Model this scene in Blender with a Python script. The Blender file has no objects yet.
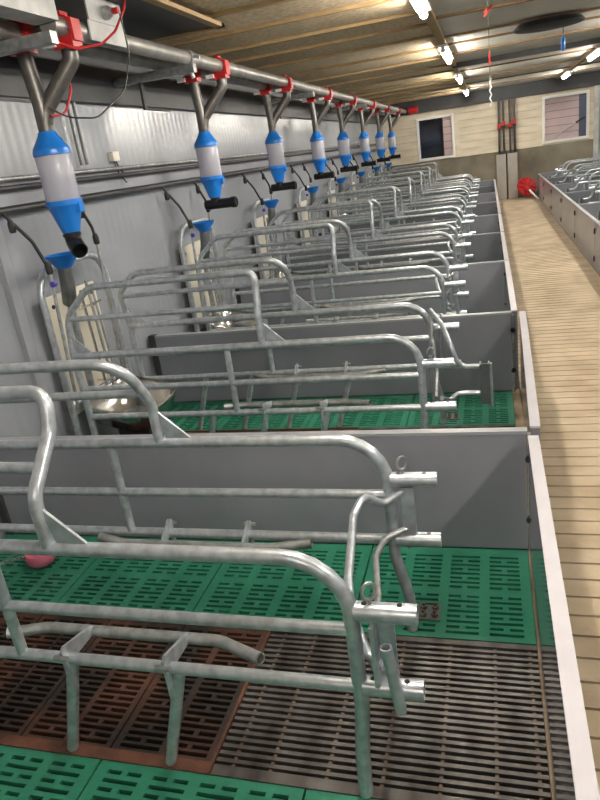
import bpy, bmesh, math, random
from mathutils import Vector, Matrix
random.seed(7)
SC = bpy.context.scene
COL = SC.collection
PI = math.pi
# ------------------------------------------------------------ camera, world, exposure
YAW, PITCH, ROLL = -0.310678, -0.349756, -0.143366
FOC = 654.267
cam_d = bpy.data.cameras.new('camera'); cam = bpy.data.objects.new('camera', cam_d); COL.objects.link(cam)
Fv = Vector((math.sin(YAW)*math.cos(PITCH), math.cos(YAW)*math.cos(PITCH), math.sin(PITCH)))
Rv = Vector((math.cos(YAW), -math.sin(YAW), 0)); Uv = Rv.cross(Fv)
c_, s_ = math.cos(ROLL), math.sin(ROLL)
R2 = c_*Rv + s_*Uv; U2 = -s_*Rv + c_*Uv
M = Matrix.Identity(4)
for i in range(3):
    M[i][0] = R2[i]; M[i][1] = U2[i]; M[i][2] = -Fv[i]
M.translation = Vector((-0.1052, -2.3160, 1.55))
cam.matrix_world = M
cam_d.sensor_fit = 'AUTO'; cam_d.sensor_width = 36; cam_d.lens = FOC/800*36
cam_d.clip_start = 0.02; cam_d.clip_end = 100
SC.camera = cam
w = bpy.data.worlds.new('world'); SC.world = w; w.use_nodes = True
w.node_tree.nodes['Background'].inputs[0].default_value = (0.35, 0.4, 0.5, 1)
w.node_tree.nodes['Background'].inputs[1].default_value = 0.3
SC.view_settings.view_transform = 'Standard'; SC.view_settings.look = 'None'
SC.view_settings.gamma = 1; SC.view_settings.use_curve_mapping = False
SC.view_settings.exposure = 2.0
LAMP_E = 30.0          # strength of the lamps' diffusers
LAMP_C = (1.0, 0.93, 0.83)

# ------------------------------------------------------------ dimensions
PP = 1.76744           # pen pitch along the row
H = 0.5113             # partition height
XW, XR = -2.5, 3.5     # side walls
YB, YF = -8.0, 14.6    # back and far wall
ZC = 2.45              # ceiling
NP = 9                 # pens in the left row

# ------------------------------------------------------------ materials
def new_mat(name):
    m = bpy.data.materials.new(name); m.use_nodes = True
    nt = m.node_tree; b = nt.nodes['Principled BSDF']
    return m, nt, b
def mat(name, col, rough=0.5, metal=0.0, var=0.0, scale=8.0, bump=0.0, col2=None, bscale=None, stretch=None, coat=0.0, spec=None, rvar=0.0, detail=6.0, lo=0.35, hi=0.65):
    m, nt, b = new_mat(name)
    b.inputs['Base Color'].default_value = (*col, 1); b.inputs['Roughness'].default_value = rough
    b.inputs['Metallic'].default_value = metal
    if coat: b.inputs['Coat Weight'].default_value = coat
    if spec is not None: b.inputs['Specular IOR Level'].default_value = spec
    if var or col2 or bump or rvar:
        tc = nt.nodes.new('ShaderNodeTexCoord'); mp = nt.nodes.new('ShaderNodeMapping')
        nt.links.new(tc.outputs['Object'], mp.inputs[0])
        if stretch: mp.inputs['Scale'].default_value = stretch
        n = nt.nodes.new('ShaderNodeTexNoise'); n.inputs['Scale'].default_value = scale
        n.inputs['Detail'].default_value = detail
        nt.links.new(mp.outputs[0], n.inputs['Vector'])
        if var or col2:
            r = nt.nodes.new('ShaderNodeValToRGB')
            r.color_ramp.elements[0].position = lo; r.color_ramp.elements[1].position = hi
            a = tuple(max(0, c*(1-var)) for c in col); bb = col2 or tuple(min(1, c*(1+var)) for c in col)
            if col2: a = col
            r.color_ramp.elements[0].color = (*a, 1); r.color_ramp.elements[1].color = (*bb, 1)
            nt.links.new(n.outputs['Fac'], r.inputs[0]); nt.links.new(r.outputs[0], b.inputs['Base Color'])
        if rvar:
            mr = nt.nodes.new('ShaderNodeMapRange'); mr.inputs['To Min'].default_value = max(0.02, rough-rvar); mr.inputs['To Max'].default_value = rough+rvar
            nt.links.new(n.outputs['Fac'], mr.inputs['Value']); nt.links.new(mr.outputs[0], b.inputs['Roughness'])
        if bump:
            n2 = nt.nodes.new('ShaderNodeTexNoise'); n2.inputs['Scale'].default_value = bscale or scale*3
            nt.links.new(mp.outputs[0], n2.inputs['Vector'])
            bp = nt.nodes.new('ShaderNodeBump'); bp.inputs['Strength'].default_value = bump; bp.inputs['Distance'].default_value = 0.01
            nt.links.new(n2.outputs['Fac'], bp.inputs['Height']); nt.links.new(bp.outputs[0], b.inputs['Normal'])
    return m
GALV = mat('galvanised_steel', (0.45, 0.485, 0.525), 0.31, 0.60, col2=(0.66, 0.70, 0.745), scale=30, detail=4)
PIPEM = mat('dull_feed_pipe_steel', (0.24, 0.23, 0.215), 0.42, 0.5, col2=(0.38, 0.365, 0.34), scale=9)
GALV_OLD = mat('weathered_galvanised_steel', (0.33, 0.34, 0.34), 0.38, 0.7, col2=(0.52, 0.53, 0.53), scale=30)
DARKTUBE = mat('grey_drop_tube', (0.14, 0.132, 0.122), 0.38, 0.5, var=0.15, scale=20)
STEEL = mat('stainless_steel', (0.62, 0.60, 0.57), 0.2, 1.0, var=0.12, scale=6)
PVC = mat('grey_pvc_panel', (0.272, 0.277, 0.318), 0.24, 0, var=0.06, scale=2.5, spec=0.5)
PVCGL = mat('glossy_grey_pvc_panel', (0.23, 0.235, 0.27), 0.09, 0, var=0.06, scale=2.5, spec=0.6)
PVCTOP = mat('pale_pvc_edge', (0.62, 0.60, 0.64), 0.35, 0, var=0.04, scale=9)
PVCCAP = mat('grey_pvc_edge', (0.36, 0.37, 0.40), 0.35, 0, var=0.05, scale=9)
BLUE = mat('blue_plastic', (0.016, 0.21, 0.72), 0.3, 0, var=0.1, scale=5)
BLACK = mat('black_plastic', (0.012, 0.012, 0.013), 0.3)
RUBBER = mat('black_rubber_hose', (0.02, 0.02, 0.022), 0.5)
PIPEDK = mat('dark_water_pipe', (0.05, 0.05, 0.055), 0.4, 0.2, var=0.2, scale=10)
RED = mat('red_plastic', (0.50, 0.018, 0.02), 0.35)
CREAM = mat('cream_plastic_board', (0.86, 0.81, 0.69), 0.3, var=0.06, scale=5)
WHITE = mat('white_plastic', (0.85, 0.85, 0.82), 0.4)
WHITEB = mat('white_sheet_steel', (0.55, 0.56, 0.55), 0.5, 0.0, var=0.15, scale=9)
DKSTEEL = mat('dark_steel_beam', (0.055, 0.058, 0.06), 0.5, 0.2, var=0.15, scale=4)
PINK = mat('pink_plastic', (0.72, 0.20, 0.30), 0.35)
CASTIRON = mat('rusty_cast_iron', (0.022, 0.015, 0.012), 0.6, 0.15, col2=(0.12, 0.05, 0.028), scale=4, bump=0.3, bscale=70, lo=0.42, hi=0.75)
IRONRIM = mat('orange_rust_iron', (0.07, 0.03, 0.018), 0.65, 0.1, col2=(0.17, 0.065, 0.035), scale=14, bump=0.3, bscale=70)
TRIBAR = mat('worn_tribar_steel', (0.085, 0.073, 0.068), 0.38, 0.6, col2=(0.24, 0.225, 0.215), scale=5, stretch=(3, 1, 1), lo=0.3, hi=0.7)
TRIRUST = mat('rusty_cross_bar', (0.22, 0.12, 0.06), 0.6, 0.3, col2=(0.25, 0.2, 0.17), scale=30)
GREEN = mat('green_plastic_slat', (0.022, 0.19, 0.112), 0.34, 0, col2=(0.042, 0.26, 0.16), scale=3, bump=0.15, bscale=60)
PIT = mat('dark_pit', (0.012, 0.010, 0.008), 0.9)
CONC = mat('beige_concrete_slat', (0.42, 0.325, 0.21), 0.75, 0, col2=(0.60, 0.49, 0.345), scale=3.5, bump=0.12, bscale=40)
CONCW = mat('stained_concrete_wall', (0.15, 0.13, 0.095), 0.8, 0, col2=(0.30, 0.265, 0.20), scale=1.6, bump=0.1)
GLASSM = None
def glass():
    m, nt, b = new_mat('window_glass')
    nt.nodes.remove(b)
    t = nt.nodes.new('ShaderNodeBsdfTransparent'); g = nt.nodes.new('ShaderNodeBsdfGlossy'); g.inputs['Roughness'].default_value = 0.03
    f = nt.nodes.new('ShaderNodeFresnel'); f.inputs[0].default_value = 1.5
    mx = nt.nodes.new('ShaderNodeMixShader'); out = nt.nodes['Material Output']
    nt.links.new(f.outputs[0], mx.inputs[0]); nt.links.new(t.outputs[0], mx.inputs[1]); nt.links.new(g.outputs[0], mx.inputs[2])
    nt.links.new(mx.outputs[0], out.inputs[0]); return m
GLASS = glass()
def clearplastic():
    m, nt, b = new_mat('frosted_clear_plastic')
    b.inputs['Base Color'].default_value = (0.60, 0.60, 0.68, 1); b.inputs['Roughness'].default_value = 0.25
    t = nt.nodes.new('ShaderNodeBsdfTransparent'); t.inputs[0].default_value = (0.85, 0.85, 0.9, 1)
    mx = nt.nodes.new('ShaderNodeMixShader'); mx.inputs[0].default_value = 0.72
    nt.links.new(t.outputs[0], mx.inputs[1]); nt.links.new(b.outputs[0], mx.inputs[2])
    nt.links.new(mx.outputs[0], nt.nodes['Material Output'].inputs[0]); return m
FROST = clearplastic()
def emis(name, col, s):
    m, nt, b = new_mat(name); b.inputs['Base Color'].default_value = (0.9, 0.9, 0.9, 1)
    b.inputs['Emission Color'].default_value = (*col, 1); b.inputs['Emission Strength'].default_value = s; return m
LAMP = emis('lamp_diffuser', LAMP_C, LAMP_E)
def wall_panel_mat():
    # glossy grey plastic cladding with fine vertical channels
    m, nt, b = new_mat('glossy_grey_wall_cladding')
    tc = nt.nodes.new('ShaderNodeTexCoord')
    mp = nt.nodes.new('ShaderNodeMapping'); mp.inputs['Scale'].default_value = (1, 1, 0.12); nt.links.new(tc.outputs['Object'], mp.inputs[0])
    n = nt.nodes.new('ShaderNodeTexNoise'); n.inputs['Scale'].default_value = 5; nt.links.new(mp.outputs[0], n.inputs[0])
    r = nt.nodes.new('ShaderNodeValToRGB'); r.color_ramp.elements[0].color = (0.305, 0.325, 0.36, 1); r.color_ramp.elements[1].color = (0.355, 0.375, 0.41, 1)
    nt.links.new(n.outputs[0], r.inputs[0]); nt.links.new(r.outputs[0], b.inputs['Base Color'])
    b.inputs['Roughness'].default_value = 0.24
    wv = nt.nodes.new('ShaderNodeTexWave'); wv.bands_direction = 'Y'; wv.inputs['Scale'].default_value = 4.0
    nt.links.new(tc.outputs['Object'], wv.inputs[0])
    bp = nt.nodes.new('ShaderNodeBump'); bp.inputs['Strength'].default_value = 0.22; bp.inputs['Distance'].default_value = 0.004
    nt.links.new(wv.outputs[1], bp.inputs['Height']); nt.links.new(bp.outputs[0], b.inputs['Normal'])
    return m
WALLM = wall_panel_mat()
BROWNCEIL = mat('wood_wool_ceiling_board', (0.40, 0.305, 0.19), 0.9, 0, col2=(0.72, 0.58, 0.39), scale=45, bump=0.4, bscale=70, stretch=(0.6, 1, 1), lo=0.3, hi=0.7)
GREYCEIL = mat('pale_ceiling_sheet', (0.46, 0.445, 0.40), 0.6, 0, col2=(0.54, 0.52, 0.47), scale=3)
BATTEN = mat('golden_wood_batten', (0.32, 0.21, 0.095), 0.6, 0, col2=(0.44, 0.30, 0.14), scale=10, stretch=(1, 8, 8))
BATTENDK = mat('dark_wood_batten', (0.17, 0.10, 0.045), 0.7, 0, col2=(0.24, 0.15, 0.07), scale=10, stretch=(1, 8, 8))
CLAD = mat('cream_board_cladding', (0.60, 0.53, 0.40), 0.6, 0, col2=(0.74, 0.66, 0.52), scale=2, stretch=(1, 1, 4))
PINKCLAD = mat('pinkish_board_cladding', (0.82, 0.65, 0.65), 0.6, 0, col2=(0.88, 0.70, 0.70), scale=2)

# ------------------------------------------------------------ mesh helpers
def link(name, me, m, parent=None):
    o = bpy.data.objects.new(name, me); COL.objects.link(o)
    if m is not None and not me.materials: me.materials.append(m)
    if parent is not None: o.parent = parent
    return o
def fin(name, bm, m, parent=None, smooth=True, kind=None):
    bmesh.ops.recalc_face_normals(bm, faces=bm.faces)
    me = bpy.data.meshes.new(name); bm.to_mesh(me); bm.free()
    if smooth:
        me.polygons.foreach_set('use_smooth', [True]*len(me.polygons))
        try: me.set_sharp_from_angle(angle=math.radians(38))
        except Exception: pass
    o = link(name, me, m, parent)
    if kind: o['kind'] = kind
    return o
def box(bm, x0, x1, y0, y1, z0, z1, mtx=None):
    vs = [bm.verts.new((x, y, z)) for z in (z0, z1) for y in (y0, y1) for x in (x0, x1)]
    for f in ((0,2,3,1),(4,5,7,6),(0,1,5,4),(2,6,7,3),(0,4,6,2),(1,3,7,5)):
        bm.faces.new([vs[i] for i in f])
    if mtx is not None: bmesh.ops.transform(bm, matrix=mtx, verts=vs)
    return vs
def bev(bm, w):
    bmesh.ops.bevel(bm, geom=list(bm.edges), offset=w, segments=2, affect='EDGES', profile=0.6)
def fillet(pts, r, n=6):
    P = [Vector(p) for p in pts]
    if len(P) < 3 or r == 0: return P
    out = [P[0]]
    rr = r if isinstance(r, (list, tuple)) else [r]*(len(P)-2)
    for i in range(1, len(P)-1):
        a, b, c = P[i-1], P[i], P[i+1]
        u = (a-b); v = (c-b); lu, lv = u.length, v.length; u.normalize(); v.normalize()
        ang = u.angle(v)
        if ang > PI-0.03: out.append(b); continue
        t = min(rr[i-1]/math.tan(ang/2), lu*0.49, lv*0.49)
        p0, p2 = b+u*t, b+v*t
        for k in range(n+1):
            s = k/n
            # circular-ish arc by quadratic with weight
            wgt = math.sin(ang/2)
            a0, a1, a2 = (1-s)**2, 2*s*(1-s)*wgt, s*s
            out.append((p0*a0+b*a1+p2*a2)/(a0+a1+a2))
    out.append(P[-1]); return out
def tube(bm, pts, rad, fr=0.0, seg=12, hollow=0.0, n=6):
    P = fillet(pts, fr, n)
    T = []
    for i in range(len(P)):
        a = P[max(i-1, 0)]; b = P[min(i+1, len(P)-1)]
        T.append((b-a).normalized())
    up = Vector((0, 0, 1)) if abs(T[0].z) < 0.9 else Vector((0, 1, 0))
    nrm = (up - T[0]*up.dot(T[0])).normalized()
    rings = []
    for i, p in enumerate(P):
        if i: nrm = (nrm - T[i]*nrm.dot(T[i])).normalized()
        bn = T[i].cross(nrm)
        rr = rad[i] if isinstance(rad, list) else rad
        rings.append([bm.verts.new(p+(nrm*math.cos(2*PI*k/seg)+bn*math.sin(2*PI*k/seg))*rr) for k in range(seg)])
    for i in range(len(rings)-1):
        for k in range(seg):
            bm.faces.new((rings[i][k], rings[i][(k+1)%seg], rings[i+1][(k+1)%seg], rings[i+1][k]))
    for ri, d in ((0, 1), (len(rings)-1, -1)):
        R = rings[ri]
        if hollow:
            p = P[ri]; t = T[ri]*d
            inner = [bm.verts.new(p+(v.co-p)*(1-hollow)) for v in R]
            deep = [bm.verts.new(v.co+t*min(0.05, (P[-1]-P[0]).length*0.4)) for v in inner]
            for k in range(seg):
                k2 = (k+1) % seg
                bm.faces.new((R[k], R[k2], inner[k2], inner[k]))
                bm.faces.new((inner[k], inner[k2], deep[k2], deep[k]))
            bm.faces.new(deep)
        else: bm.faces.new(R)
def T1(name, m, parent, pts, rad, fr=0.0, seg=12, hollow=0.0, n=6):
    bm = bmesh.new(); tube(bm, pts, rad, fr, seg, hollow, n); return fin(name, bm, m, parent)
def lathe(bm, prof, cx=0, cy=0, cz=0, seg=24, axis='Z', cap=True):
    rings = []
    for r, h in prof:
        ring = []
        for k in range(seg):
            a = 2*PI*k/seg
            if axis == 'Z': co = (cx+r*math.cos(a), cy+r*math.sin(a), cz+h)
            elif axis == 'X': co = (cx+h, cy+r*math.cos(a), cz+r*math.sin(a))
            else: co = (cx+r*math.cos(a), cy+h, cz+r*math.sin(a))
            ring.append(bm.verts.new(co))
        rings.append(ring)
    for i in range(len(rings)-1):
        for k in range(seg):
            bm.faces.new((rings[i][k], rings[i][(k+1)%seg], rings[i+1][(k+1)%seg], rings[i+1][k]))
    if cap:
        bm.faces.new(rings[0]); bm.faces.new(rings[-1])
def empty(name, loc, label=None, cat=None, group=None, rz=0.0):
    o = bpy.data.objects.new(name, None); COL.objects.link(o); o.location = loc; o.rotation_euler = (0, 0, rz)
    o.empty_display_size = 0.1
    tag(o, label, cat, group); return o
def tag(o, label=None, cat=None, group=None, kind=None):
    if label: o['label'] = label
    if cat: o['category'] = cat
    if group: o['group'] = group
    if kind: o['kind'] = kind
    return o
def dup(root, loc, label, group=None, rz=None):
    r = root.copy(); COL.objects.link(r); r.location = loc; r['label'] = label
    if group: r['group'] = group
    if rz is not None: r.rotation_euler = (0, 0, rz)
    for ch in root.children:
        c = ch.copy(); COL.objects.link(c); c.parent = r
        for g in ch.children:
            d = g.copy(); COL.objects.link(d); d.parent = c
    return r
ORD = ['nearest', 'second', 'third', 'fourth', 'fifth', 'sixth', 'seventh', 'eighth', 'ninth']
def ordpen(k, row='left'):
    if k == 0: return 'nearest pen of the %s row' % row
    if k == NP-1: return 'last pen of the %s row' % row
    return '%s pen of the %s row' % (ORD[k], row)

# ------------------------------------------------------------ room shell
def struct_box(name, m, *b):
    bm = bmesh.new(); box(bm, *b); return fin(name, bm, m, smooth=False, kind='structure')
struct_box('wall_left', WALLM, XW-0.1, XW, YB, YF, -0.6, ZC)
struct_box('wall_right', WALLM, XR, XR+0.1, YB, YF, -0.6, ZC)
struct_box('wall_back', WALLM, XW-0.1, XR+0.1, YB-0.1, YB, -0.6, ZC)
struct_box('floor', PIT, XW, XR, YB, YF, -0.6, -0.5)
XS = -0.52
struct_box('ceiling', BROWNCEIL, XW-0.1, XS, YB-0.1, YF+0.1, ZC, ZC+0.1)
struct_box('ceiling', GREYCEIL, XS, XR+0.1, YB-0.1, YF+0.1, ZC, ZC+0.1)
# far wall: concrete plinth, board cladding with two window openings
W1 = (-1.70, -0.84, 1.10, 2.06); W2 = (1.09, 2.07, 1.12, 2.11)
struct_box('wall_far', CONCW, XW-0.1, XR+0.1, YF, YF+0.2, -0.6, 1.085)
bm = bmesh.new()
zt = 2.20
def course(x0, x1):
    pitch = 0.158; z = 1.085
    while z < zt+0.2:
        z1 = min(z+pitch, ZC)
        for a, b in ((x0, x1),):
            segs = [(a, b)]
            for (wx0, wx1, wz0, wz1) in (W1, W2):
                if z1 > wz0+0.02 and z < wz1-0.02:
                    ns = []
                    for (p, q) in segs:
                        if q <= wx0 or p >= wx1: ns.append((p, q))
                        else:
                            if p < wx0: ns.append((p, wx0))
                            if q > wx1: ns.append((wx1, q))
                    segs = ns
            for (p, q) in segs:
                vs = box(bm, p, q, YF, YF+0.03, z, z1-0.004)
                for v in vs:
                    if v.co.z < z+0.001 and v.co.y < YF+0.01: v.co.y -= 0.026
        for (wx0, wx1, wz0, wz1) in (W1, W2):
            if z < wz1 < z1 and z1 > wz0+0.02 and z < wz1-0.02: box(bm, wx0, wx1, YF, YF+0.03, wz1, z1-0.004)
            if z < wz0 < z1 and z1 > wz0+0.02: box(bm, wx0, wx1, YF, YF+0.03, z, wz0)
        z += pitch
course(XW, XR)
fin('wall_far', bm, CLAD, smooth=False, kind='structure')
struct_box('trim_1', DKSTEEL, XW, XR, YF-0.10, YF-0.03, 2.17, ZC)       # dark beam at head of far wall
struct_box('trim_2', DKSTEEL, XW, XW+0.06, YB, YF-0.12, 2.05, 2.21)      # dark beam along left wall
struct_box('trim_3', DKSTEEL, XW, XW+0.02, YB, YF-0.12, 2.21, ZC)
def window(n, W, back):
    x0, x1, z0, z1 = W; f = 0.055
    bm = bmesh.new()
    box(bm, x0, x1, YF-0.03, YF+0.06, z0, z0+f); box(bm, x0, x1, YF-0.03, YF+0.06, z1-f, z1)
    box(bm, x0, x0+f, YF-0.03, YF+0.06, z0+f, z1-f); box(bm, x1-f, x1, YF-0.03, YF+0.06, z0+f, z1-f)
    fo = fin('window_%d' % n, bm, WHITE, smooth=False, kind='structure')
    bm = bmesh.new(); box(bm, x0+f, x1-f, YF+0.015, YF+0.02, z0+f, z1-f)
    fin('pane', bm, GLASS, fo, smooth=False)
    return fo
window(1, W1, None); window(2, W2, None)
# what is seen behind the two windows
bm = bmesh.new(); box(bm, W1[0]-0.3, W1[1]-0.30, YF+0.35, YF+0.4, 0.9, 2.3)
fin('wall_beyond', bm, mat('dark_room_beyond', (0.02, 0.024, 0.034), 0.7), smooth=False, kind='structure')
for i, (a, b, y) in enumerate(((W1[1]-0.26, W1[1]+0.1, 0.09), (W2[0]-0.1, W2[1]-0.20, 0.12))):
    bm = bmesh.new(); z = 1.0
    while z < 2.2:
        vs = box(bm, a, b, YF+y, YF+y+0.03, z, z+0.15)
        for v in vs:
            if v.co.z < z+0.001 and v.co.y < YF+y+0.01: v.co.y -= 0.015
        z += 0.158
    fin('wall_beyond', bm, PINKCLAD, smooth=False, kind='structure')
struct_box('wall_beyond', mat('blue_grey_shutter', (0.13, 0.15, 0.24), 0.6), W2[1]-0.20, W2[1]+0.1, YF+0.12, YF+0.16, 1.0, 2.2)
struct_box('wall_beyond', mat('dark_void', (0.05, 0.05, 0.06), 0.8), XW, XR, YF+0.9, YF+1.0, 0.5, 2.45)

# ceiling battens
lb = [-7.0, -6.2, -5.4, -4.8, -4.2, -3.4, -2.6, -1.8, -1.0, -0.2, 0.6, 1.35, 2.0, 2.62, 3.30, 3.90, 4.60, 5.55, 6.54, 7.5, 8.4, 9.3, 10.2, 11.1, 12.0, 12.9, 13.8]
for y in lb:
    struct_box('ceiling_batten', BATTEN, XW, XS, y-0.022, y+0.022, ZC-0.022, ZC)
rb = [-6.6, -5.3, -4.0, -2.7, -1.4, -0.2, 1.2, 2.45, 3.69, 4.85, 5.45, 6.35, 8.8, 10.3, 11.7, 13.1]
for y in rb:
    struct_box('ceiling_batten', BATTENDK, XS, XR, y-0.022, y+0.022, ZC-0.018, ZC)
struct_box('ceiling_beam', DKSTEEL, XS, XR, 7.52, 7.62, ZC-0.06, ZC)

# aisle of concrete slats
bm = bmesh.new(); y = -7.95
while y < YF-0.02:
    y1 = min(y+0.0895, YF)
    vs = box(bm, 0.045, 0.955, y, y1, -0.10, 0.0); y += 0.0997
fin('floor', bm, CONC, smooth=False, kind='structure')
struct_box('floor', mat('dirty_concrete_ledge', (0.13, 0.085, 0.05), 0.8, 0, col2=(0.42, 0.32, 0.22), scale=6), -0.005, 0.040, YB, YF, -0.14, -0.012)
struct_box('floor', CONC, 0.960, 1.012, YB, YF, -0.14, -0.012)

# slatted pen floors (holes are real openings)
def slat_mesh(bm, x0, x1, y0, y1, colp, rowp, sl, short, rim, top=0.0, dep=0.018, brick=False, grp=0, sw=0.46, rimy=None):
    nx = max(1, int(round((x1-x0-2*rim)/colp))); cp = (x1-x0-2*rim)/nx
    rimy = rim if rimy is None else rimy
    ny = max(1, int((y1-y0-2*rimy)/rowp)); rp = (y1-y0-2*rimy)/ny
    xs = [x0]; ys = [y0]
    m = (cp-sl)/2
    for i in range(nx):
        a = x0+rim+i*cp+m
        xs += [a, a+short, a+sl-short, a+sl]
    xs.append(x1)
    for j in range(ny):
        a = y0+rimy+j*rp+rp*(0.5-sw/2)
        ys += [a, a+rp*sw]
    ys.append(y1)
    xs_n, ys_n = len(xs), len(ys)
    V = [[bm.verts.new((x, y, top)) for x in xs] for y in ys]
    def hole(i, j):
        if j % 2 == 0 or i == 0 or i >= xs_n-2: return False
        q = (i-1) % 4
        if q == 3: return False
        row = j//2
        if grp and row % grp == grp-1: return False
        col = (i-1)//4
        lng = ((row + (col if brick else 0)) % 2 == 0)
        return True if lng else q in (0, 2)
    for j in range(ys_n-1):
        for i in range(xs_n-1):
            if not hole(i, j): bm.faces.new((V[j][i], V[j][i+1], V[j+1][i+1], V[j+1][i]))
    es = [e for e in bm.edges if len(e.link_faces) == 1 and e.verts[0].co.z > top-1e-6]
    r = bmesh.ops.extrude_edge_only(bm, edges=es)
    bmesh.ops.translate(bm, vec=(0, 0, -dep), verts=[v for v in r['geom'] if isinstance(v, bmesh.types.BMVert)])
XL0 = XW+0.01
def pen_floor():
    root = []
    g = 0.003
    objs = []
    def tile(m, x0, x1, y0, y1, kind):
        bm = bmesh.new()
        if kind == 'green': slat_mesh(bm, x0+g, x1-g, y0+g, y1-g, 0.135, 0.0268, 0.108, 0.044, 0.018, grp=9, dep=0.045)
        elif kind == 'front': slat_mesh(bm, x0+g, x1-g, y0+g, y1-g, 0.135, 0.0265, 0.108, 0.044, 0.018, dep=0.045)
        elif kind == 'iron': slat_mesh(bm, x0+g, x1-g, y0+g, y1-g, 0.149, 0.0235, 0.128, 0.056, 0.010, dep=0.03, sw=0.58, rimy=0.030)
        return fin('floor', bm, m, smooth=False, kind='structure')
    for (a, b) in ((-0.62, -0.004), (-1.24, -0.62), (-1.85, -1.24), (-2.47, -1.85)):
        objs.append(tile(GREEN, a, b, -0.535, -0.001, 'green'))
        objs.append(tile(GREEN, a, b, -1.767+0.037, -1.14, 'front'))
    for (a, b) in ((-1.235, -0.905), (-1.555, -1.235), (-1.86, -1.555), (-2.47, -1.86)):
        objs.append(tile(CASTIRON, a, b, -1.13, -0.545, 'iron'))
    bm = bmesh.new(); box(bm, -2.47, -0.905, -1.142, -1.104, -0.04, 0.003); box(bm, -2.47, -0.905, -0.547, -0.535, -0.04, 0.004)
    box(bm, -0.909, -0.899, -1.142, -0.535, -0.04, 0.004)
    objs.append(fin('floor', bm, IRONRIM, smooth=False, kind='structure'))
    # triangular bar grate
    bm = bmesh.new(); a, b = -0.897, -0.007; y = -1.095
    while y < -0.56:
        vs = box(bm, a, b, y, y+0.0122, -0.03, 0.0)
        for v in vs:
            if v.co.z < -0.02: v.co.y = y+0.0061+(v.co.y-y-0.0061)*0.25
        y += 0.0243
    box(bm, a, b, -1.14, -1.106, -0.04, 0.001); box(bm, a, b, -0.560, -0.538, -0.04, 0.001)
    objs.append(fin('floor', bm, TRIBAR, smooth=False, kind='structure'))
    bm = bmesh.new()
    for x in (-0.85, -0.74, -0.58, -0.43, -0.28, -0.14, -0.035): box(bm, x, x+0.010, -1.12, -0.555, -0.035, -0.007)
    objs.append(fin('floor', bm, TRIRUST, smooth=False, kind='structure'))
    return objs
base_floor = pen_floor()
for k in range(-1, NP):
    if k == 0: continue
    for o in base_floor:
        c = o.copy(); COL.objects.link(c); c.location = (0, k*PP, 0)
for k in range(3, NP):
    for o in base_floor:
        if o.data.materials[0] is GREEN:
            c = o.copy(); COL.objects.link(c); c.location = (1.0, k*PP-1.767, 0); c.rotation_euler = (0, 0, PI)

# ------------------------------------------------------------ pen partitions and aisle panels
def make_partition():
    r = empty('pen_partition', (0, 0, 0), 'p', 'partition', 'grey partitions between the pens of the left row')
    bm = bmesh.new(); box(bm, -2.43, -0.004, 0.0, 0.034, 0.004, H-0.012); fin('panel', bm, PVC, r, smooth=False)
    bm = bmesh.new(); box(bm, -2.435, 0.0, -0.002, 0.036, H-0.012, H); fin('top_edge', bm, PVCCAP, r, smooth=False)
    bm = bmesh.new(); box(bm, 0.001, 0.012, 0.006, 0.034, -0.012, H-0.02); fin('hinge_post', bm, GALV_OLD, r, smooth=False)
    for z in (0.40, 0.14):
        bm = bmesh.new(); lathe(bm, [(0.012, -0.022), (0.016, -0.018), (0.016, -0.012), (0.012, -0.008), (0.012, 0)], 0.006, 0.006, z, 12, 'Y')
        fin('bolt', bm, BLACK, r)
    bm = bmesh.new(); box(bm, -2.475, -2.43, -0.01, 0.045, 0.0, H+0.005); fin('wall_bracket', bm, DKSTEEL, r, smooth=False)
    return r
pt = make_partition()
def plabel(k):
    if k == 0: return 'grey plastic partition behind the nearest crate, closest one in view'
    if k == NP-1: return 'grey plastic partition of the left row closest to the far wall'
    return 'grey plastic partition behind the %s crate of the left row' % ORD[k]
pt['label'] = plabel(0)
for k in range(1, NP): dup(pt, (0, k*PP, 0), plabel(k))
def make_aisle_panel():
    r = empty('aisle_panel', (0.0, 0, 0), 'p', 'panel', 'grey aisle panels closing the left row of pens')
    L = PP-0.045
    bm = bmesh.new(); box(bm, 0.0, 0.035, 0, L, 0.0, H-0.006); fin('board', bm, PVCGL, r, smooth=False)
    bm = bmesh.new(); box(bm, -0.001, 0.036, -0.001, L+0.001, H-0.006, H+0.002); fin('top_edge', bm, PVCTOP, r, smooth=False)
    return r
ap = make_aisle_panel(); ap.location = (0, -PP, 0)
ap['label'] = 'pale topped grey aisle panel beside the nearest pen, its end at the bottom right'
for k in range(1, NP):
    o = dup(ap, (0.0, (k-1)*PP+0.038, 0), 'pale topped grey aisle panel closing the ' + ordpen(k))
    if k == 1:
        o['label'] = 'pale topped grey aisle panel standing slightly ajar, second pen of the left row'
        o.location.x = 0.012; o.rotation_euler = (0, 0, -0.020)

# right row
def make_right_panel():
    r = empty('aisle_panel', (0, 0, 0), 'p', 'panel', 'grey aisle panels closing the right row of pens')
    L = PP-0.012
    bm = bmesh.new(); box(bm, 0.962, 0.997, 0, L, 0.0, H-0.006); fin('board', bm, PVC, r, smooth=False)
    bm = bmesh.new(); box(bm, 0.961, 0.998, 0, L, H-0.006, H+0.002); fin('top_edge', bm, PVCCAP, r, smooth=False)
    for z in (0.41, 0.12):
        bm = bmesh.new(); box(bm, 0.948, 0.961, L-0.045, L-0.01, z-0.03, z+0.03); bev(bm, 0.004); fin('hinge', bm, BLACK, r)
    return r
rp = make_right_panel()
def rpart():
    r = empty('pen_partition', (0, 0, 0), 'p', 'partition', 'grey partitions between the pens of the right row')
    bm = bmesh.new(); box(bm, 1.0, 3.47, 0.0, 0.034, 0.004, H-0.012); fin('panel', bm, PVC, r, smooth=False)
    bm = bmesh.new(); box(bm, 1.0, 3.47, -0.002, 0.036, H-0.012, H); fin('top_edge', bm, PVCCAP, r, smooth=False)
    return r
rq = rpart()
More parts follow.
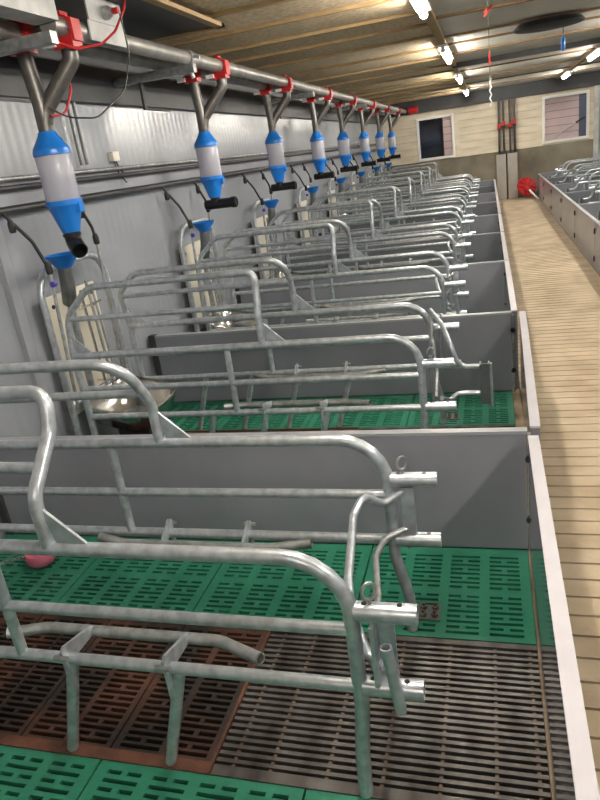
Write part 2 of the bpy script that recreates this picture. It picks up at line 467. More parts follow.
RK = list(range(2, NP))
def ordr(i):   # counted from the far end
    return ['farthest', 'second from the far end', 'third from the far end', 'fourth from the far end', 'fifth from the far end', 'sixth from the far end', 'seventh from the far end'][i]
for n, k in enumerate(RK):
    i = len(RK)-1-n
    lab = 'grey aisle panel with black hinges on the right row, ' + ordr(i)
    lab2 = 'grey partition across the right row of pens, ' + ordr(i)
    if n == 0:
        rp.location = (0, (k-1)*PP+0.14, 0); rp['label'] = lab; rq.location = (0, k*PP+0.1, 0); rq['label'] = lab2
    else:
        dup(rp, (0, (k-1)*PP+0.14, 0), lab); dup(rq, (0, k*PP+0.1, 0), lab2)

# ------------------------------------------------------------ farrowing crates
RT, RM, RS = 0.0190, 0.0155, 0.0235
def make_crate(near_in, far_in, gate, label, zt2, far_legs=True):
    r = empty('farrowing_crate', (0, 0, 0), label, 'farrowing crate', 'galvanised farrowing crates of the left row')
    for s, inn in ((-1, near_in), (1, far_in)):
        y = s*0.315; yi = -s; ztop = zt2[0] if s < 0 else zt2[1]
        # top rail and rear leg in one bent tube
        T1('top_rail', GALV, r, [(-2.30, y, 0.716), (-0.437, y, 0.716), (-0.440, y, 0.30), (-0.440+(0.035 if s > 0 else -0.015), y, 0.14), (-0.440+(0.035 if s > 0 else -0.02), y, 0.004)], RT, [0.15, 0.10, 0.05], 14)
        T1('middle_rail', GALV, r, [(-2.28, y, 0.525), (-0.445, y, 0.525)], RM)
        T1('lower_rail', GALV, r, [(-2.28, y, 0.360), (-0.44, y, 0.360)], RM+0.001)
        T1('upright', GALV, r, [(-1.400, y, 0.712), (-1.402, y, 0.362)], RM)
        T1('front_post', GALV, r, [(-2.295, y, 0.74), (-2.29, y, 0.004)], RT)
        for x in ((-0.93, -1.255, -1.55, -1.86) if (s < 0 or far_legs) else ()):
            T1('leg', GALV, r, [(x+0.012, y, 0.352), (x-0.095, y-s*0.010, 0.004)], 0.0168)
        # raised hoop
        pts = [(-2.295, y, 0.74), (-2.285, y+yi*inn*0.55, 0.93)]
        e = yi*inn
        pts += [(-2.13, y+e, ztop), (-1.205, y+e, ztop), *([(-1.205, y+e*0.80, 0.985)] if s < 0 else []), (-1.205, y, 0.86), (-1.205, y, 0.72)]
        T1('hoop', GALV, r, pts, RT-0.001, ([0.14, 0.12, 0.10, 0.06, 0.08] if s < 0 else [0.14, 0.12, 0.16, 0.09]), 14)
        fy = 0.72
        T1('hoop_rail', GALV, r, [(-2.28, y+e*0.5, 0.915), (-1.207, y+e*0.38, 0.915)], RM-0.001)
        # gussets
        for gx, d in ((-1.195, 1), (-2.285, 1)):
            bm = bmesh.new()
            vs = [(gx, 0.835), (gx+d*0.115, 0.728), (gx+d*0.02, 0.73)]
            a = [bm.verts.new((p[0], y+yi*0.004, p[1])) for j, p in enumerate(vs)]
            b = [bm.verts.new((p[0], y-yi*0.004, p[1])) for j, p in enumerate(vs)]
            bm.faces.new(a); bm.faces.new(b[::-1])
            for q in range(3): bm.faces.new((a[q], b[q], b[(q+1)%3], a[(q+1)%3]))
            fin('gusset', bm, GALV, r, smooth=False)
        # lower bow bar on two plates
        yb, zb, xb = (y+yi*0.115, 0.356, -0.014) if s < 0 else (y+yi*0.060, 0.348, -0.014)
        T1('bow_bar', GALV_OLD, r, [(-1.50, y+yi*0.06, 0.372), (-1.40, yb, zb), (-0.85, yb, zb), (-0.705, y+yi*0.045, zb+0.015)], 0.0165, 0.10, 12, 0.25)
        for x in (-0.93, -1.235):
            bm = bmesh.new()
            d = 0.009
            for xo in (-0.004,):
                poly = [(y+s*0.027, 0.400), (y+s*0.027, 0.272), (y+s*0.002, 0.272), (y+s*0.002, 0.352), (yb, zb-0.006), (yb, zb+0.020), (y+s*0.012, 0.410)]
                a = [bm.verts.new((x+xb+xo, p[0], p[1])) for p in poly]; b = [bm.verts.new((x+xb+xo+d, p[0], p[1])) for p in poly]
                bm.faces.new(a); bm.faces.new(b[::-1])
                for q in range(len(poly)): q2 = (q+1) % len(poly); bm.faces.new((a[q], b[q], b[q2], a[q2]))
            br = fin('bracket', bm, GALV, r, smooth=False)
            bm = bmesh.new(); lathe(bm, [(0.007, -0.022), (0.007, 0.02)], x+xb, y+s*0.03, 0.385, 8, 'X'); fin('bolt', bm, GALV_OLD, br)
        # rear sockets with pin
        for z in (0.578, 0.362):
            so = T1('socket', GALV, r, [(-0.43, y, z), (-0.287, y, z)], RS, 0, 16, 0.14)
            for x in (-0.405, -0.325):
                bm = bmesh.new(); lathe(bm, [(0.0065, 0), (0.0065, 0.0015)], x, y, z+RS-0.0008, 10)
                fin('hole', bm, BLACK, so)
        # ring pin
        bm = bmesh.new()
        pts = [Vector((-0.392+0.013*math.sin(t), y+0.009*math.sin(t), 0.634+0.022*-math.cos(t))) for t in [2*PI*i/14 for i in range(14)]]
        tube(bm, pts+[pts[0]], 0.0042, 0, 8)
        tube(bm, [(-0.392, y, 0.615), (-0.392, y, 0.33)], 0.0055, 0, 8)
        fin('ring_pin', bm, GALV_OLD, r)
        # foot clamp
        if s == 1:
            bm = bmesh.new(); box(bm, -0.395, -0.315, y+0.045, y+0.125, 0.001, 0.008)
            box(bm, -0.425, -0.39, y+0.0, y+0.125, 0.001, 0.012)
            f = fin('foot_plate', bm, DKG, r, smooth=False)
            for (dx, dy) in ((-0.375, 0.065), (-0.335, 0.065), (-0.375, 0.105), (-0.335, 0.105)):
                bm = bmesh.new(); lathe(bm, [(0.012, 0), (0.012, 0.012), (0.005, 0.013), (0.005, 0.025)], dx, y+dy, 0.007, 6); fin('bolt', bm, mat_old_bolt, f)
    # rear gate
    g = bpy.data.objects.new('rear_gate', None); COL.objects.link(g); g.parent = r
    if gate == 'closed':
        O = 0.815
        up = [(-.385, -.50, .545), (-.455, -.53, .505), (-.505, -.575, .56), (-.53, -.635, .525), (-.49, -.93, .512), (-.465, -1.04, .50), (-.42, -1.10, .43), (-.375, -1.125, .42)]
        lo = [(-.385, -.50, .405), (-.455, -.56, .40), (-.475, -.64, .385), (-.44, -.82, .38), (-.425, -1.0, .385), (-.41, -1.09, .385), (-.37, -1.125, .37)]
        T1('gate_rod', GALV, g, [(a, b+O, c) for a, b, c in up], 0.0125, 0.035, 12)
        T1('gate_rod', GALV_OLD, g, [(a, b+O, c) for a, b, c in lo], 0.0105, 0.04, 12)
        bm = bmesh.new(); box(bm, -0.402, -0.362, 0.300, 0.330, 0.385, 0.555); bev(bm, 0.004); fin('gate_plate', bm, GALV, g)
        bm = bmesh.new(); box(bm, -0.395, -0.385, -0.345, -0.295, 0.385, 0.555); box(bm, -0.395, -0.345, -0.300, -0.293, 0.385, 0.555); fin('gate_plate', bm, GALV, g, smooth=False)
        T1('gate_sleeve', GALV, g, [(-.358, -.353, .515), (-.340, -.345, .325)], 0.014, 0, 14, 0.25)
    else:
        up = [(-.43, .235, .70), (-.36, .06, .665), (-.312, -.045, .57), (-.292, -.05, .50), (-.255, -.05, .468), (-.175, -.05, .466)]
        T1('gate_rod', GALV, g, up, 0.0125, 0.05, 12)
        T1('gate_rod', GALV, g, [(-.36, -.20, .36), (-.33, -.08, .30), (-.296, -.05, .322), (-.25, -.05, .325), (-.175, -.05, .322)], 0.0125, 0.03, 12)
        T1('gate_rod', GALV_OLD, g, [(-.43, .23, .68), (-.43, .20, .55), (-.40, .05, .40), (-.39, -.2, .36)], 0.0105, 0.05, 12)
        bm = bmesh.new()
        for (x0, x1, y0, y1) in ((-.180, -.172, -.07, -.03), (-.180, -.135, -.075, -.068), (-.140, -.132, -.07, -.03)): box(bm, x0, x1, y0, y1, 0.272, 0.485)
        fin('gate_plate', bm, DKG, g, smooth=False)
        T1('gate_sleeve', GALV, g, [(-.132, -.052, .48), (-.128, -.052, .25)], 0.012, 0, 12, 0.25)
    return r
mat_old_bolt = mat('dirty_bolt', (0.25, 0.2, 0.15), 0.45, 0.7, var=0.3, scale=60)
DKG = mat('dull_zinc_plate', (0.22, 0.23, 0.23), 0.45, 0.7, var=0.15, scale=20)
Y0C = -0.815
crA = make_crate(0.15, 0.13, 'closed', 'galvanised farrowing crate in the nearest pen, closest to the camera', (1.085, 1.045), False)
crA.location = (0, Y0C, 0)
crB = make_crate(0.035, 0.11, 'open', 'galvanised farrowing crate in the second pen, its rear gate swung open to the aisle', (1.075, 1.055))
crB.location = (0, Y0C+PP, 0)
crC = make_crate(0.05, 0.11, 'closed', 'galvanised farrowing crate in the third pen of the left row', (1.075, 1.055))
crC.location = (0, Y0C+2*PP, 0)
for k in range(3, NP):
    dup(crC, (0, Y0C+k*PP, 0), 'galvanised farrowing crate in the ' + ordpen(k))
for n, k in enumerate(RK[1:]):
    i = len(RK)-2-n
    dup(crB, (1.0, Y0C+k*PP+0.1, 0), 'galvanised farrowing crate of the right row with open gate, ' + ordr(i), 'galvanised farrowing crates of the right row', PI)

# ------------------------------------------------------------ sow troughs with back board and arch
def make_trough():
    r = empty('sow_trough', (0, 0, 0), 't', 'feeding trough', 'stainless sow troughs against the left wall')
    bm = bmesh.new(); box(bm, -2.455, -2.437, -0.25, 0.25, 0.34, 1.03); bev(bm, 0.006); fin('back_board', bm, CREAM, r)
    for (yy, zz) in ((0.19, 0.97), (-0.19, 0.97)):
        bm = bmesh.new(); lathe(bm, [(0.012, 0), (0.012, 0.005)], -2.437, yy, zz, 10, 'X'); fin('screw', bm, BLACK, r)
    T1('arch_frame', GALV, r, [(-2.39, -0.325, 0.004), (-2.39, -0.325, 1.19), (-2.39, 0.325, 1.19), (-2.39, 0.325, 0.004)], 0.019, 0.16, 14, 0, 10)
    T1('cross_rail', GALV, r, [(-2.39, -0.32, 0.43), (-2.39, 0.32, 0.43)], 0.014)
    # bowl: outer shell and inner shell
    bm = bmesh.new()
    prof = [(1.0, 0.0), (0.97, -0.03), (0.82, -0.12), (0.55, -0.17), (0.2, -0.18)]
    n = 28; rings = []
    for (q, dz) in prof:
        ring = []
        for kk in range(n):
            a = 2*PI*kk/n; ca, sa = math.cos(a), math.sin(a)
            cx = math.copysign(abs(ca)**0.55, ca)*0.215*q; cy = math.copysign(abs(sa)**0.55, sa)*0.268*q
            ring.append(bm.verts.new((-2.205+cx, cy, 0.375-cx*0.22+dz)))
        rings.append(ring)
    for i in range(len(rings)-1):
        for kk in range(n): bm.faces.new((rings[i][kk], rings[i][(kk+1)%n], rings[i+1][(kk+1)%n], rings[i+1][kk]))
    bm.faces.new(rings[-1])
    o = fin('bowl', bm, STEEL, r)
    md = o.modifiers.new('solid', 'SOLIDIFY'); md.thickness = 0.006; md.offset = 1
    bm = bmesh.new(); box(bm, -2.33, -2.12, -0.03, 0.03, 0.0, 0.192); fin('bowl_foot', bm, DKSTEEL, r, smooth=False)
    # vertical pipes and clips in front of the board
    T1('water_pipe', STEEL, r, [(-2.36, -0.02, 1.02), (-2.34, -0.02, 0.36)], 0.0085)
    T1('water_pipe', GALV_OLD, r, [(-2.36, 0.055, 1.06), (-2.34, 0.055, 0.36)], 0.0085)
    T1('water_pipe', GALV_OLD, r, [(-2.36, 0.10, 1.00), (-2.34, 0.10, 0.44)], 0.007)
    for z in (0.92, 0.46):
        T1('pipe_clip', STEEL, r, [(-2.435, 0.04, z), (-2.33, 0.04, z)], 0.006)
        T1('pipe_clip', STEEL, r, [(-2.335, -0.10, z+0.01), (-2.335, 0.12, z+0.01)], 0.005)
    return r
tr = make_trough(); tr.location = (0, Y0C+PP, 0)
tr['label'] = 'stainless trough with cream back board, nearest one in view'
for k in range(2, NP):
    dup(tr, (0, Y0C+k*PP, 0), 'trough with cream back board at the wall, ' + ordpen(k))

# ------------------------------------------------------------ feed line
def make_feeder(elbow):
    r = empty('feed_dispenser', (0, 0, 0), 'f', 'feed dispenser', 'blue and clear feed dispensers hanging under the feed pipes')
    x = -2.10
    T1('drop_tube', DARKTUBE, r, [(x-0.02, 0.0, 2.21), (x, 0, 1.95), (x, 0, 1.79)], 0.036, 0.1, 16)
    T1('branch_tube', DARKTUBE, r, [(-1.93, 0.08, 2.215), (-1.93, 0.08, 2.115), (x+0.012, 0.012, 1.92), (x, 0, 1.86)], 0.038, 0.05, 16)
    for (cx, cy, cz) in ((-1.93, 0.08, 2.246), (-2.12, 0.0, 2.246)):
        bm = bmesh.new(); lathe(bm, [(0.044, -0.028), (0.053, -0.028), (0.053, 0.028), (0.044, 0.028)], cx, cy, cz, 20, 'Y')
        box(bm, cx-0.050, cx+0.050, cy-0.040, cy+0.040, cz-0.085, cz-0.038); box(bm, cx+0.045, cx+0.062, cy-0.036, cy+0.036, cz-0.06, cz+0.03)
        box(bm, cx-0.012, cx+0.012, cy-0.03, cy+0.03, cz+0.05, cz+0.066)
        cl = fin('clamp', bm, RED, r)
        bm = bmesh.new(); box(bm, cx-0.095, cx-0.036, cy-0.058, cy-0.036, cz-0.075, cz-0.050); fin('slide', bm, WHITE, cl, smooth=False)
    bm = bmesh.new(); lathe(bm, [(0.040, 0.085), (0.046, 0.07), (0.068, 0.035), (0.084, 0.012), (0.088, 0.0), (0.088, -0.02), (0.084, -0.022)], x, 0, 1.745, 28); fin('top_cone', bm, BLUE, r)
    bm = bmesh.new(); lathe(bm, [(0.080, 0.0), (0.083, 0.004), (0.081, 0.12), (0.083, 0.236), (0.080, 0.24)], x, 0, 1.495, 28); fin('clear_cylinder', bm, FROST, r)
    bm = bmesh.new(); lathe(bm, [(0.083, 0.018), (0.088, 0.018), (0.088, -0.006), (0.080, -0.012), (0.060, -0.08), (0.044, -0.135), (0.040, -0.137)], x, 0, 1.50, 28)
    box(bm, x+0.045, x+0.092, -0.02, 0.02, 1.455, 1.50); fin('bottom_cone', bm, BLUE, r)
    if elbow:
        bm = bmesh.new(); tube(bm, [(x, 0, 1.375), (x, 0, 1.315), (x+0.055, -0.05, 1.275)], 0.041, 0.05, 16, 0.15)
        lathe(bm, [(0.046, 0), (0.046, 0.014)], x, 0, 1.345, 20)
        fin('outlet', bm, BLACK, r)
    else:
        bm = bmesh.new(); tube(bm, [(x, 0, 1.375), (x, 0, 1.31)], 0.036, 0, 16)
        tube(bm, [(x-0.085, 0, 1.315), (x+0.165, 0, 1.315)], 0.036, 0, 18, 0.12)
        lathe(bm, [(0.041, 0), (0.041, 0.03)], x+0.13, 0, 1.315, 20, 'X')
        fin('outlet', bm, BLACK, r)
    return r
def make_funnel():
    r = empty('feed_funnel', (0, 0, 0), 'f', 'feed funnel', 'blue feed funnels on the trough downpipes')
    x = -2.20
    bm = bmesh.new(); lathe(bm, [(0.030, -0.085), (0.034, -0.07), (0.046, -0.055), (0.088, 0.0), (0.092, 0.008), (0.088, 0.010), (0.040, -0.055), (0.028, -0.08)], x, 0, 1.255, 26, cap=False)
    fin('funnel_cone', bm, BLUE, r)
    T1('downpipe', DKG, r, [(x, 0, 1.195), (x-0.01, 0, 1.09), (x-0.06, 0.05, 1.0)], 0.039, 0.08, 18)
    T1('lower_pipe', GALV_OLD, r, [(x-0.055, 0.045, 1.03), (x-0.075, 0.07, 0.95), (x-0.08, 0.08, 0.42)], 0.020, 0.05, 14)
    return r
fd1 = make_feeder(True); fd1.location = (0, 0.61, 0)
fd1['label'] = 'blue and clear feed dispenser nearest the camera, black elbow at its foot'
fd2 = make_feeder(False)
fn = make_funnel(); fn.location = (-0.078, 0.733, -0.012); fn['label'] = 'blue funnel on grey downpipe below the nearest feed dispenser'
FY = [None, 0.63, 2.53, 4.25, 6.05, 7.68, 9.45, 11.25, 13.0]
for k in range(2, NP):
    lab = 'blue and clear feed dispenser with black sideways outlet, %s from the camera' % ORD[k-1]
    if k == NP-1: lab = 'blue and clear feed dispenser farthest down the feed pipes, near the far wall'
    if k == 2: fd2.location = (0, FY[k], 0); fd2['label'] = lab
    else: dup(fd2, (0, FY[k], 0), lab)
    dup(fn, (-0.03, Y0C+k*PP-0.205, -0.065), 'small blue funnel below the %s feed dispenser from the camera' % ORD[k-1])
o = T1('feed_pipe', PIPEM, None, [(-1.93, 0.562, 2.246), (-1.93, 14.48, 2.246)], 0.042, 0, 20); tag(o, 'long galvanised feed pipe on the room side, carried under the ceiling along the left wall', 'pipe')
o = T1('feed_pipe', PIPEM, None, [(-2.12, -3.5, 2.246), (-2.12, 14.48, 2.246)], 0.042, 0, 20); tag(o, 'second feed pipe behind the front one, on the wall side', 'pipe')
# joint collar with adjusting stub
r = empty('pipe_coupling', (-1.93, 2.05, 2.246), 'pipe coupling collar with bolts on the front feed pipe between the first two dispensers', 'coupling')
bm = bmesh.new(); lathe(bm, [(0.044, -0.03), (0.05, -0.03), (0.05, 0.03), (0.044, 0.03)], 0, 0, 0, 20, 'Y'); fin('collar', bm, GALV_OLD, r)
T1('stub', WHITE, r, [(0.01, -0.02, -0.05), (0.03, -0.02, -0.12)], 0.012, 0, 10); T1('stub', GALV, r, [(0.05, -0.01, 0.0), (0.09, -0.01, -0.01)], 0.01, 0, 10)
# drive housing hanging on the pipes
r = empty('drive_housing', (0, 0, 0), 'white sheet steel drive housing with dark front hung over the feed pipes at top left', 'housing')
bm = bmesh.new(); box(bm, -2.17, -1.87, 0.82, 1.15, 2.290, 2.399); box(bm, -1.884, -1.876, 0.82, 1.15, 2.205, 2.399); fin('case', bm, WHITEB, r, smooth=False)
bm = bmesh.new(); box(bm, -2.18, -1.868, 0.805, 0.818, 2.290, 2.399); fin('front_plate', bm, DKSTEEL, r, smooth=False)
bm = bmesh.new(); lathe(bm, [(0.026, 0), (0.03, 0.004), (0.03, 0.03), (0.022, 0.036), (0.020, 0.05)], -1.87, 0.97, 2.335, 20, 'X'); fin('sensor_knob', bm, GALV_OLD, r)
bm = bmesh.new(); lathe(bm, [(0.014, 0), (0.014, 0.03)], -1.82, 0.97, 2.335, 14, 'X'); fin('cable_plug', bm, RED, r)
o = T1('power_cable', RED, None, [(-1.785, 0.97, 2.31), (-1.76, 1.03, 2.43), (-1.75, 1.05, 2.448)], 0.006, 0.05, 8); 
bpy.data.objects.remove(o)
o = T1('power_cable', RED, None, [(-1.80, 1.10, 2.449), (-1.80, 1.06, 2.36), (-1.82, 0.96, 2.25), (-1.84, 0.83, 2.18), (-1.88, 0.66, 2.15), (-1.90, 0.55, 2.17)], 0.006, 0.12, 8)
tag(o, 'red cable looping down from the ceiling beside the white drive housing', 'cable')
o = T1('sensor_cable', BLACK, None, [(-1.785, 0.97, 2.32), (-1.79, 1.0, 2.15), (-1.82, 0.93, 1.98), (-1.88, 0.72, 1.86), (-1.95, 0.58, 1.87), (-2.0, 0.52, 1.92)], 0.004, 0.14, 8)
tag(o, 'thin black cable hanging in a loop from the sensor on the white housing', 'cable')
o = T1('power_cable', RED, None, [(-2.0, 0.74, 2.12), (-2.0, 0.74, 2.0), (-2.02, 0.68, 1.90), (-2.05, 0.60, 1.89)], 0.006, 0.06, 8)
tag(o, 'short red cable behind the branch tube of the nearest dispenser', 'cable')
# feed trough section toward the camera and steel arms
o = bmesh.new(); box(o, -1.99, -1.87, -3.4, 0.56, 2.25, 2.36); o = fin('conveyor_channel', o, WHITEB, None, smooth=False); tag(o, 'pale steel conveyor channel around the feed pipe, running off the top left corner', 'channel')
k_arm = 0
for (y, lab) in ((0.48, 'nearest steel support arm under the feed pipes, at the top left'), (1.98, 'steel support arm with a hanging leg, between the first two dispensers'), (5.15, 'third steel support arm under the feed pipes'), (8.5, 'fourth steel support arm under the feed pipes'), (12.1, 'last steel support arm under the feed pipes')):
    r = empty('support_arm', (0, y, 0), lab, 'bracket', 'steel arms carrying the feed pipes')
    bm = bmesh.new(); box(bm, XW+0.065, -1.86, -0.025, 0.025, 2.150, 2.198); fin('arm', bm, GALV_OLD, r, smooth=False)
    bm = bmesh.new(); box(bm, -2.26, -2.245, -0.02, 0.02, 2.0, 2.15); box(bm, -2.26, -2.245, -0.02, 0.36, 1.985, 2.0)
    fin('hanger', bm, DKSTEEL, r, smooth=False)

# wall pipes and water drops
def wallpipe(x, z, rad, m, lab):
    o = T1('wall_pipe', m, None, [(x, -4.5, z), (x, YF-0.13, z)], rad, 0, 12); tag(o, lab, 'pipe')
wallpipe(XW+0.03, 1.655, 0.013, GALV_OLD, 'upper of the two thin conduits running along the left wall')
wallpipe(XW+0.03, 1.610, 0.015, PIPEDK, 'lower of the two thin conduits running along the left wall')
wallpipe(XW+0.05, 1.505, 0.021, PIPEDK, 'dark water pipe along the left wall, lowest of the three lines')
r = empty('conduit_riser', (0, 0, 0), 'pair of thin grey conduits rising on the left wall behind the nearest dispenser', 'conduit')
T1('tube', DKG, r, [(XW+0.06, 1.38, 2.04), (XW+0.06, 1.38, 1.69)], 0.012, 0, 8); T1('tube', DKG, r, [(XW+0.06, 1.44, 2.04), (XW+0.06, 1.44, 1.69)], 0.012, 0, 8)
r = empty('junction_box', (0, 0, 0), 'small cream junction box on the left wall above the conduits', 'junction box')
bm = bmesh.new(); box(bm, XW+0.001, XW+0.04, 1.80, 1.88, 1.70, 1.76); bev(bm, 0.006); fin('case', bm, CREAM, r)
T1('cable', RUBBER, r, [(XW+0.02, 1.83, 1.70), (XW+0.025, 1.85, 1.62), (XW+0.03, 1.92, 1.56)], 0.005, 0.03, 6)
T1('cable', RUBBER, r, [(XW+0.02, 1.85, 1.70), (XW+0.025, 1.90, 1.63), (XW+0.03, 1.96, 1.60)], 0.005, 0.03, 6)
def make_drop(kind):
    r = empty('drinker_line', (0, 0, 0), 'd', 'water hose', 'black hoses dropping from the water pipe')
    x = XW+0.06
    if kind == 0:
        hp = [(x, 0.0, 1.50), (x+0.02, 0.01, 1.46), (x+0.09, 0.05, 1.34), (x+0.16, 0.03, 1.20)]; ex, ey = x+0.16, 0.03; bot = (ex-0.01, -0.02, 0.45)
    else:
        hp = [(x, 0.0, 1.50), (x+0.02, 0.0, 1.45), (x+0.08, -0.02, 1.34), (x+0.095, -0.03, 1.27)]; ex, ey = x+0.095, -0.03; bot = (ex-0.01, -0.06, 0.45)
    T1('hose', RUBBER, r, hp, 0.0095, 0.08, 10)
    for (px, py, pz) in ((hp[1][0]+0.004, hp[1][1], 1.425), (ex, ey, hp[-1][2])):
        bm = bmesh.new(); lathe(bm, [(0.013, -0.03), (0.018, -0.02), (0.018, 0.015), (0.012, 0.035)], px, py, pz, 12); fin('coupler', bm, RUBBER, r)
    T1('rod', GALV_OLD, r, [(ex, ey, hp[-1][2]-0.02), bot], 0.0095, 0, 10)
    if kind == 0:
        bm = bmesh.new(); lathe(bm, [(0.016, 0), (0.016, 0.02)], ex+0.01, ey-0.02, 1.12, 10, 'Y'); fin('tap', bm, mat('violet_tap', (0.08, 0.06, 0.4), 0.4), r)
    return r
d0 = make_drop(0); d1 = make_drop(1)
for k in range(1, NP):
    yc = Y0C+k*PP
    la = 'black hose and rod left of the trough, ' + ordpen(k); lb_ = 'black hose and rod right of the trough, ' + ordpen(k)
    if k == 1: d0.location = (0, yc-0.38, 0); d0['label'] = la; d1.location = (0, yc+0.27, 0); d1['label'] = lb_
    else: dup(d0, (0, yc-0.36, 0), la); dup(d1, (0, yc+0.24, 0), lb_)
o = struct_box('trim_4', PVCCAP, XW+0.001, XW+0.035, 0.50, 0.565, 0.0, 1.47)

# ------------------------------------------------------------ ceiling lamps
def make_lamp():
    r = empty('ceiling_lamp', (0, 0, 0), 'l', 'ceiling lamp', 'fluorescent lamps in two lines under the ceiling')
    bm = bmesh.new(); box(bm, -0.05, 0.05, -0.62, 0.62, ZC-0.062, ZC-0.036); bev(bm, 0.005); fin('housing', bm, WHITE, r)
    T1('diffuser', LAMP, r, [(0, -0.59, ZC-0.085), (0, 0.59, ZC-0.085)], 0.026, 0, 12)
    for yy in (-0.605, 0.605):
        bm = bmesh.new(); lathe(bm, [(0.028, -0.015), (0.028, 0.015)], 0, yy, ZC-0.085, 12, 'Y'); fin('end_cap', bm, WHITE, r)
    return r
lamp = None
for (x, ys, side) in ((-0.5, (-4.1, -0.75, 2.35, 5.75, 9.25, 13.1), 'left'), (1.42, (-4.8, -1.3, 2.2, 5.6, 9.0, 12.8), 'right')):
    for j, y in enumerate(ys):
        lab = 'bright tube lamp of the %s line under the ceiling, %s' % (side, ['behind the camera', 'second from the back', 'third from the back', 'third from the far wall', 'second from the far wall', 'closest to the far wall'][j])
        if lamp is None: lamp = make_lamp(); lamp.location = (x, y, 0); lamp['label'] = lab
        else: dup(lamp, (x, y, 0), lab)
struct_box('ceiling_conduit', BATTEN, -0.535, -0.465, YB, YF-0.12, ZC-0.036, ZC+0.0)
struct_box('ceiling_conduit', BATTENDK, 1.385, 1.455, YB, YF-0.12, ZC-0.036, ZC+0.0)

# wooden hatch frame in the ceiling near the top left
r = empty('hatch_frame', (0, 0, 0), 'golden wooden frame of the dark ceiling hatch above the white housing', 'hatch')
bm = bmesh.new(); box(bm, -2.42, -1.68, 2.10, 2.15, ZC-0.06, ZC-0.036); box(bm, -1.73, -1.68, 0.9, 2.15, ZC-0.06, ZC-0.036); fin('frame', bm, BATTEN, r, smooth=False)
bm = bmesh.new(); box(bm, -2.42, -1.73, 0.9, 2.10, ZC-0.050, ZC-0.037); fin('lid', bm, DKSTEEL, r, smooth=False)

# ceiling disc with blue pull
bm = bmesh.new(); lathe(bm, [(0.10, 0.05), (0.28, 0.045), (0.315, 0.01), (0.305, 0.0), (0.1, -0.004)], 0.47, 4.95, ZC-0.07, 40)
o = fin('ceiling_disc', bm, mat('matte_black_sheet', (0.012, 0.012, 0.012), 0.9)); tag(o, 'flat round black disc fixed under the pale ceiling', 'disc')
r = empty('pull_cord', (0, 0, 0), 'thin cord with a blue grip hanging beside the black ceiling disc', 'pull cord')
T1('cord', DKSTEEL, r, [(0.60, 5.0, ZC-0.09), (0.60, 5.0, 2.27)], 0.004, 0, 6)
bm = bmesh.new(); lathe(bm, [(0.008, 0.0), (0.018, -0.02), (0.020, -0.09), (0.012, -0.12)], 0.60, 5.0, 2.28, 12); fin('grip', bm, BLUE, r)
r = empty('hanging_cord', (0, 0, 0), 'thin cord with red clips and a white twisted end hanging over the aisle', 'cord')
X0, Y0 = -0.072, 3.2
T1('cord', mat('green_cord', (0.04, 0.09, 0.04), 0.7), r, [(X0, Y0, ZC), (X0, Y0, 1.90)], 0.0022, 0, 6)
for (z, a, l) in ((2.35, 0.7, 0.045), (2.36, 1.0, 0.035), (2.06, 0.12, 0.03), (2.02, -0.2, 0.02)):
    bm = bmesh.new(); box(bm, -0.007, 0.007, -0.005, 0.005, -l, l, Matrix.Translation((X0, Y0, z)) @ Matrix.Rotation(a, 4, 'Y')); fin('red_clip', bm, mat('dull_red_clip', (0.45, 0.03, 0.02), 0.6), r, smooth=False)
bm = bmesh.new(); tube(bm, [(X0+0.006*math.cos(t), Y0+0.006*math.sin(t), 1.91-t*0.0085) for t in [q*0.7 for q in range(32)]], 0.005, 0, 6); fin('twisted_end', bm, WHITE, r)

# ------------------------------------------------------------ far wall fittings
for i, (x0, x1) in enumerate(((0.075, 0.29), (0.325, 0.54))):
    bm = bmesh.new(); box(bm, x0, x1, YF-0.13, YF-0.022, 0.0, 1.02); bev(bm, 0.006)
    o = fin('duct_box', bm, mat('grey_beige_duct', (0.40, 0.38, 0.34), 0.6, var=0.06, scale=4)); tag(o, ('left' if i == 0 else 'right') + ' one of two tall grey boxes against the far wall below black pipes', 'duct', 'tall grey boxes on the far wall')
names = ['leftmost', 'second from left', 'third from left', 'rightmost']
for i, x in enumerate((0.155, 0.255, 0.395, 0.495)):
    r = empty('supply_pipe', (x, YF-0.08, 1.02), 'black pipe with red valve on the far wall, %s of four' % names[i], 'pipe', 'black supply pipes with red valves')
    T1('pipe', PIPEDK, r, [(0, 0, 0), (0, 0, 1.14)], 0.024, 0, 10)
    bm = bmesh.new(); lathe(bm, [(0.02, -0.06), (0.035, -0.05), (0.035, 0.05), (0.02, 0.06)], 0, 0, 0.60+0.03*(i % 2), 12); fin('valve_body', bm, BLACK, r)
    bm = bmesh.new(); box(bm, -0.035, 0.035, -0.075, -0.045, 0.56+0.05*(i % 2), 0.66+0.05*(i % 2)); bev(bm, 0.008); fin('valve_handle', bm, RED, r)
    bm = bmesh.new(); lathe(bm, [(0.03, 0), (0.03, 0.06)], 0, 0, 0.02, 12); fin('collar', bm, PIPEDK, r)
r = empty('red_dolly', (0, 0, 0), 'red round dolly disc with pale pole leaning at the aisle end', 'dolly')
bm = bmesh.new()
mm = Matrix.Translation((0.72, 14.22, 0.26)) @ Matrix.Rotation(math.radians(62), 4, 'X') @ Matrix.Rotation(math.radians(20), 4, 'Y')
lathe(bm, [(0.03, 0.02), (0.17, 0.015), (0.215, 0.03), (0.225, 0.0), (0.21, -0.02), (0.03, -0.02)], 0, 0, 0, 32)
for a in range(5):
    box(bm, -0.2, 0.2, -0.012, 0.012, 0.012, 0.045, Matrix.Rotation(a*PI/5, 4, 'Z'))
bmesh.ops.transform(bm, matrix=mm, verts=bm.verts); fin('disc', bm, RED, r)
bm = bmesh.new(); tube(bm, [(0.70, 14.18, 0.27), (0.77, 13.95, 0.20)], 0.04, 0, 14); fin('hub', bm, RED, r)
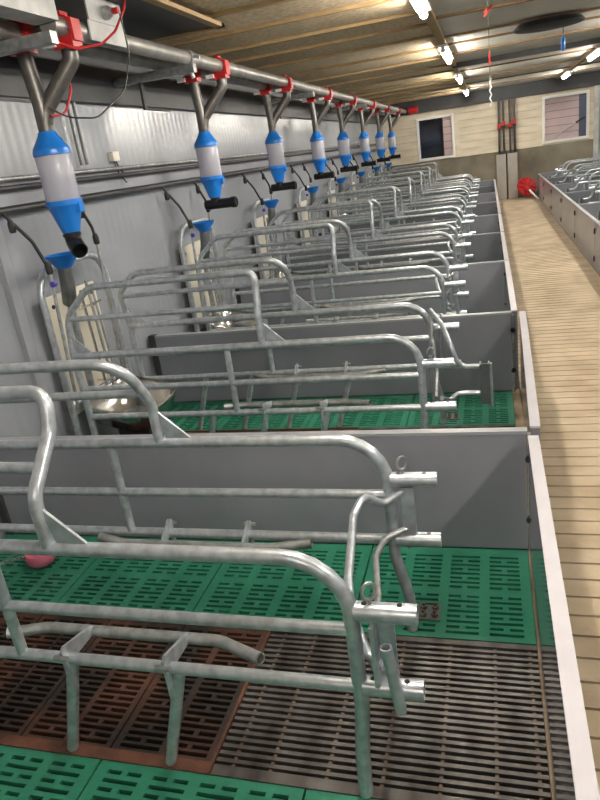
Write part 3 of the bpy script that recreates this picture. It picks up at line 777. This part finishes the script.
T1('pole', WHITE, r, [(0.77, 13.95, 0.20), (0.93, 13.5, 0.02)], 0.022, 0, 12)
r = empty('corner_duct', (0, 0, 0), 'pale vertical duct on the far wall right of the right window', 'duct')
bm = bmesh.new(); box(bm, 2.16, 2.26, YF-0.1, YF-0.022, 0.0, 2.16); fin('channel', bm, WHITEB, r, smooth=False)
bm = bmesh.new(); box(bm, 2.28, 2.36, YF-0.1, YF-0.022, 0.0, 2.16); fin('channel', bm, WHITEB, r, smooth=False)
r = empty('red_motor', (0, 0, 0), 'red drive unit at the far end of the feed pipes', 'motor')
bm = bmesh.new(); lathe(bm, [(0.05, -0.11), (0.075, -0.10), (0.075, 0.09), (0.05, 0.11)], -1.74, YF-0.20, 2.25, 16, 'X'); fin('motor_body', bm, RED, r)
bm = bmesh.new(); box(bm, -1.885, -1.84, YF-0.25, YF-0.15, 2.2, 2.30); fin('mount', bm, DKSTEEL, r, smooth=False)
r = empty('broom', (0, 0, 0), 'pale pole with dark end leaning behind the right window', 'pole')
T1('handle', WHITE, r, [(1.28, YF+0.07, 1.20), (1.80, YF+0.07, 1.48)], 0.012, 0, 8)
T1('grip', BLACK, r, [(1.80, YF+0.07, 1.48), (1.99, YF+0.07, 1.57)], 0.016, 0, 8)

# pink bowl with chain on the green slats
r = empty('pink_bowl', (0, 0, 0), 'round pink plastic bowl on the green slats at the left edge behind the nearest crate', 'bowl')
bm = bmesh.new(); lathe(bm, [(0.030, 0.001), (0.060, 0.008), (0.085, 0.035), (0.095, 0.07), (0.09, 0.10), (0.086, 0.10), (0.085, 0.07), (0.06, 0.02), (0.02, 0.014)], 0, 0, 0.0, 26); bmesh.ops.transform(bm, matrix=Matrix.Translation((-2.09, -0.235, 0.0)) @ Matrix.Scale(0.74, 4), verts=bm.verts); fin('body', bm, PINK, r)
for i in range(6):
    bm = bmesh.new(); a = i % 2
    pts = [Vector((0.014*math.cos(t), (0.008*math.sin(t) if a else 0), (0 if a else 0.008*math.sin(t)))) for t in [2*PI*j/10 for j in range(10)]]
    c = Vector((-2.175-i*0.020, -0.265-i*0.004, 0.05-i*0.004)); tube(bm, [p+c for p in pts]+[pts[0]+c], 0.0028, 0, 6)
    fin('chain_link', bm, GALV_OLD, r)
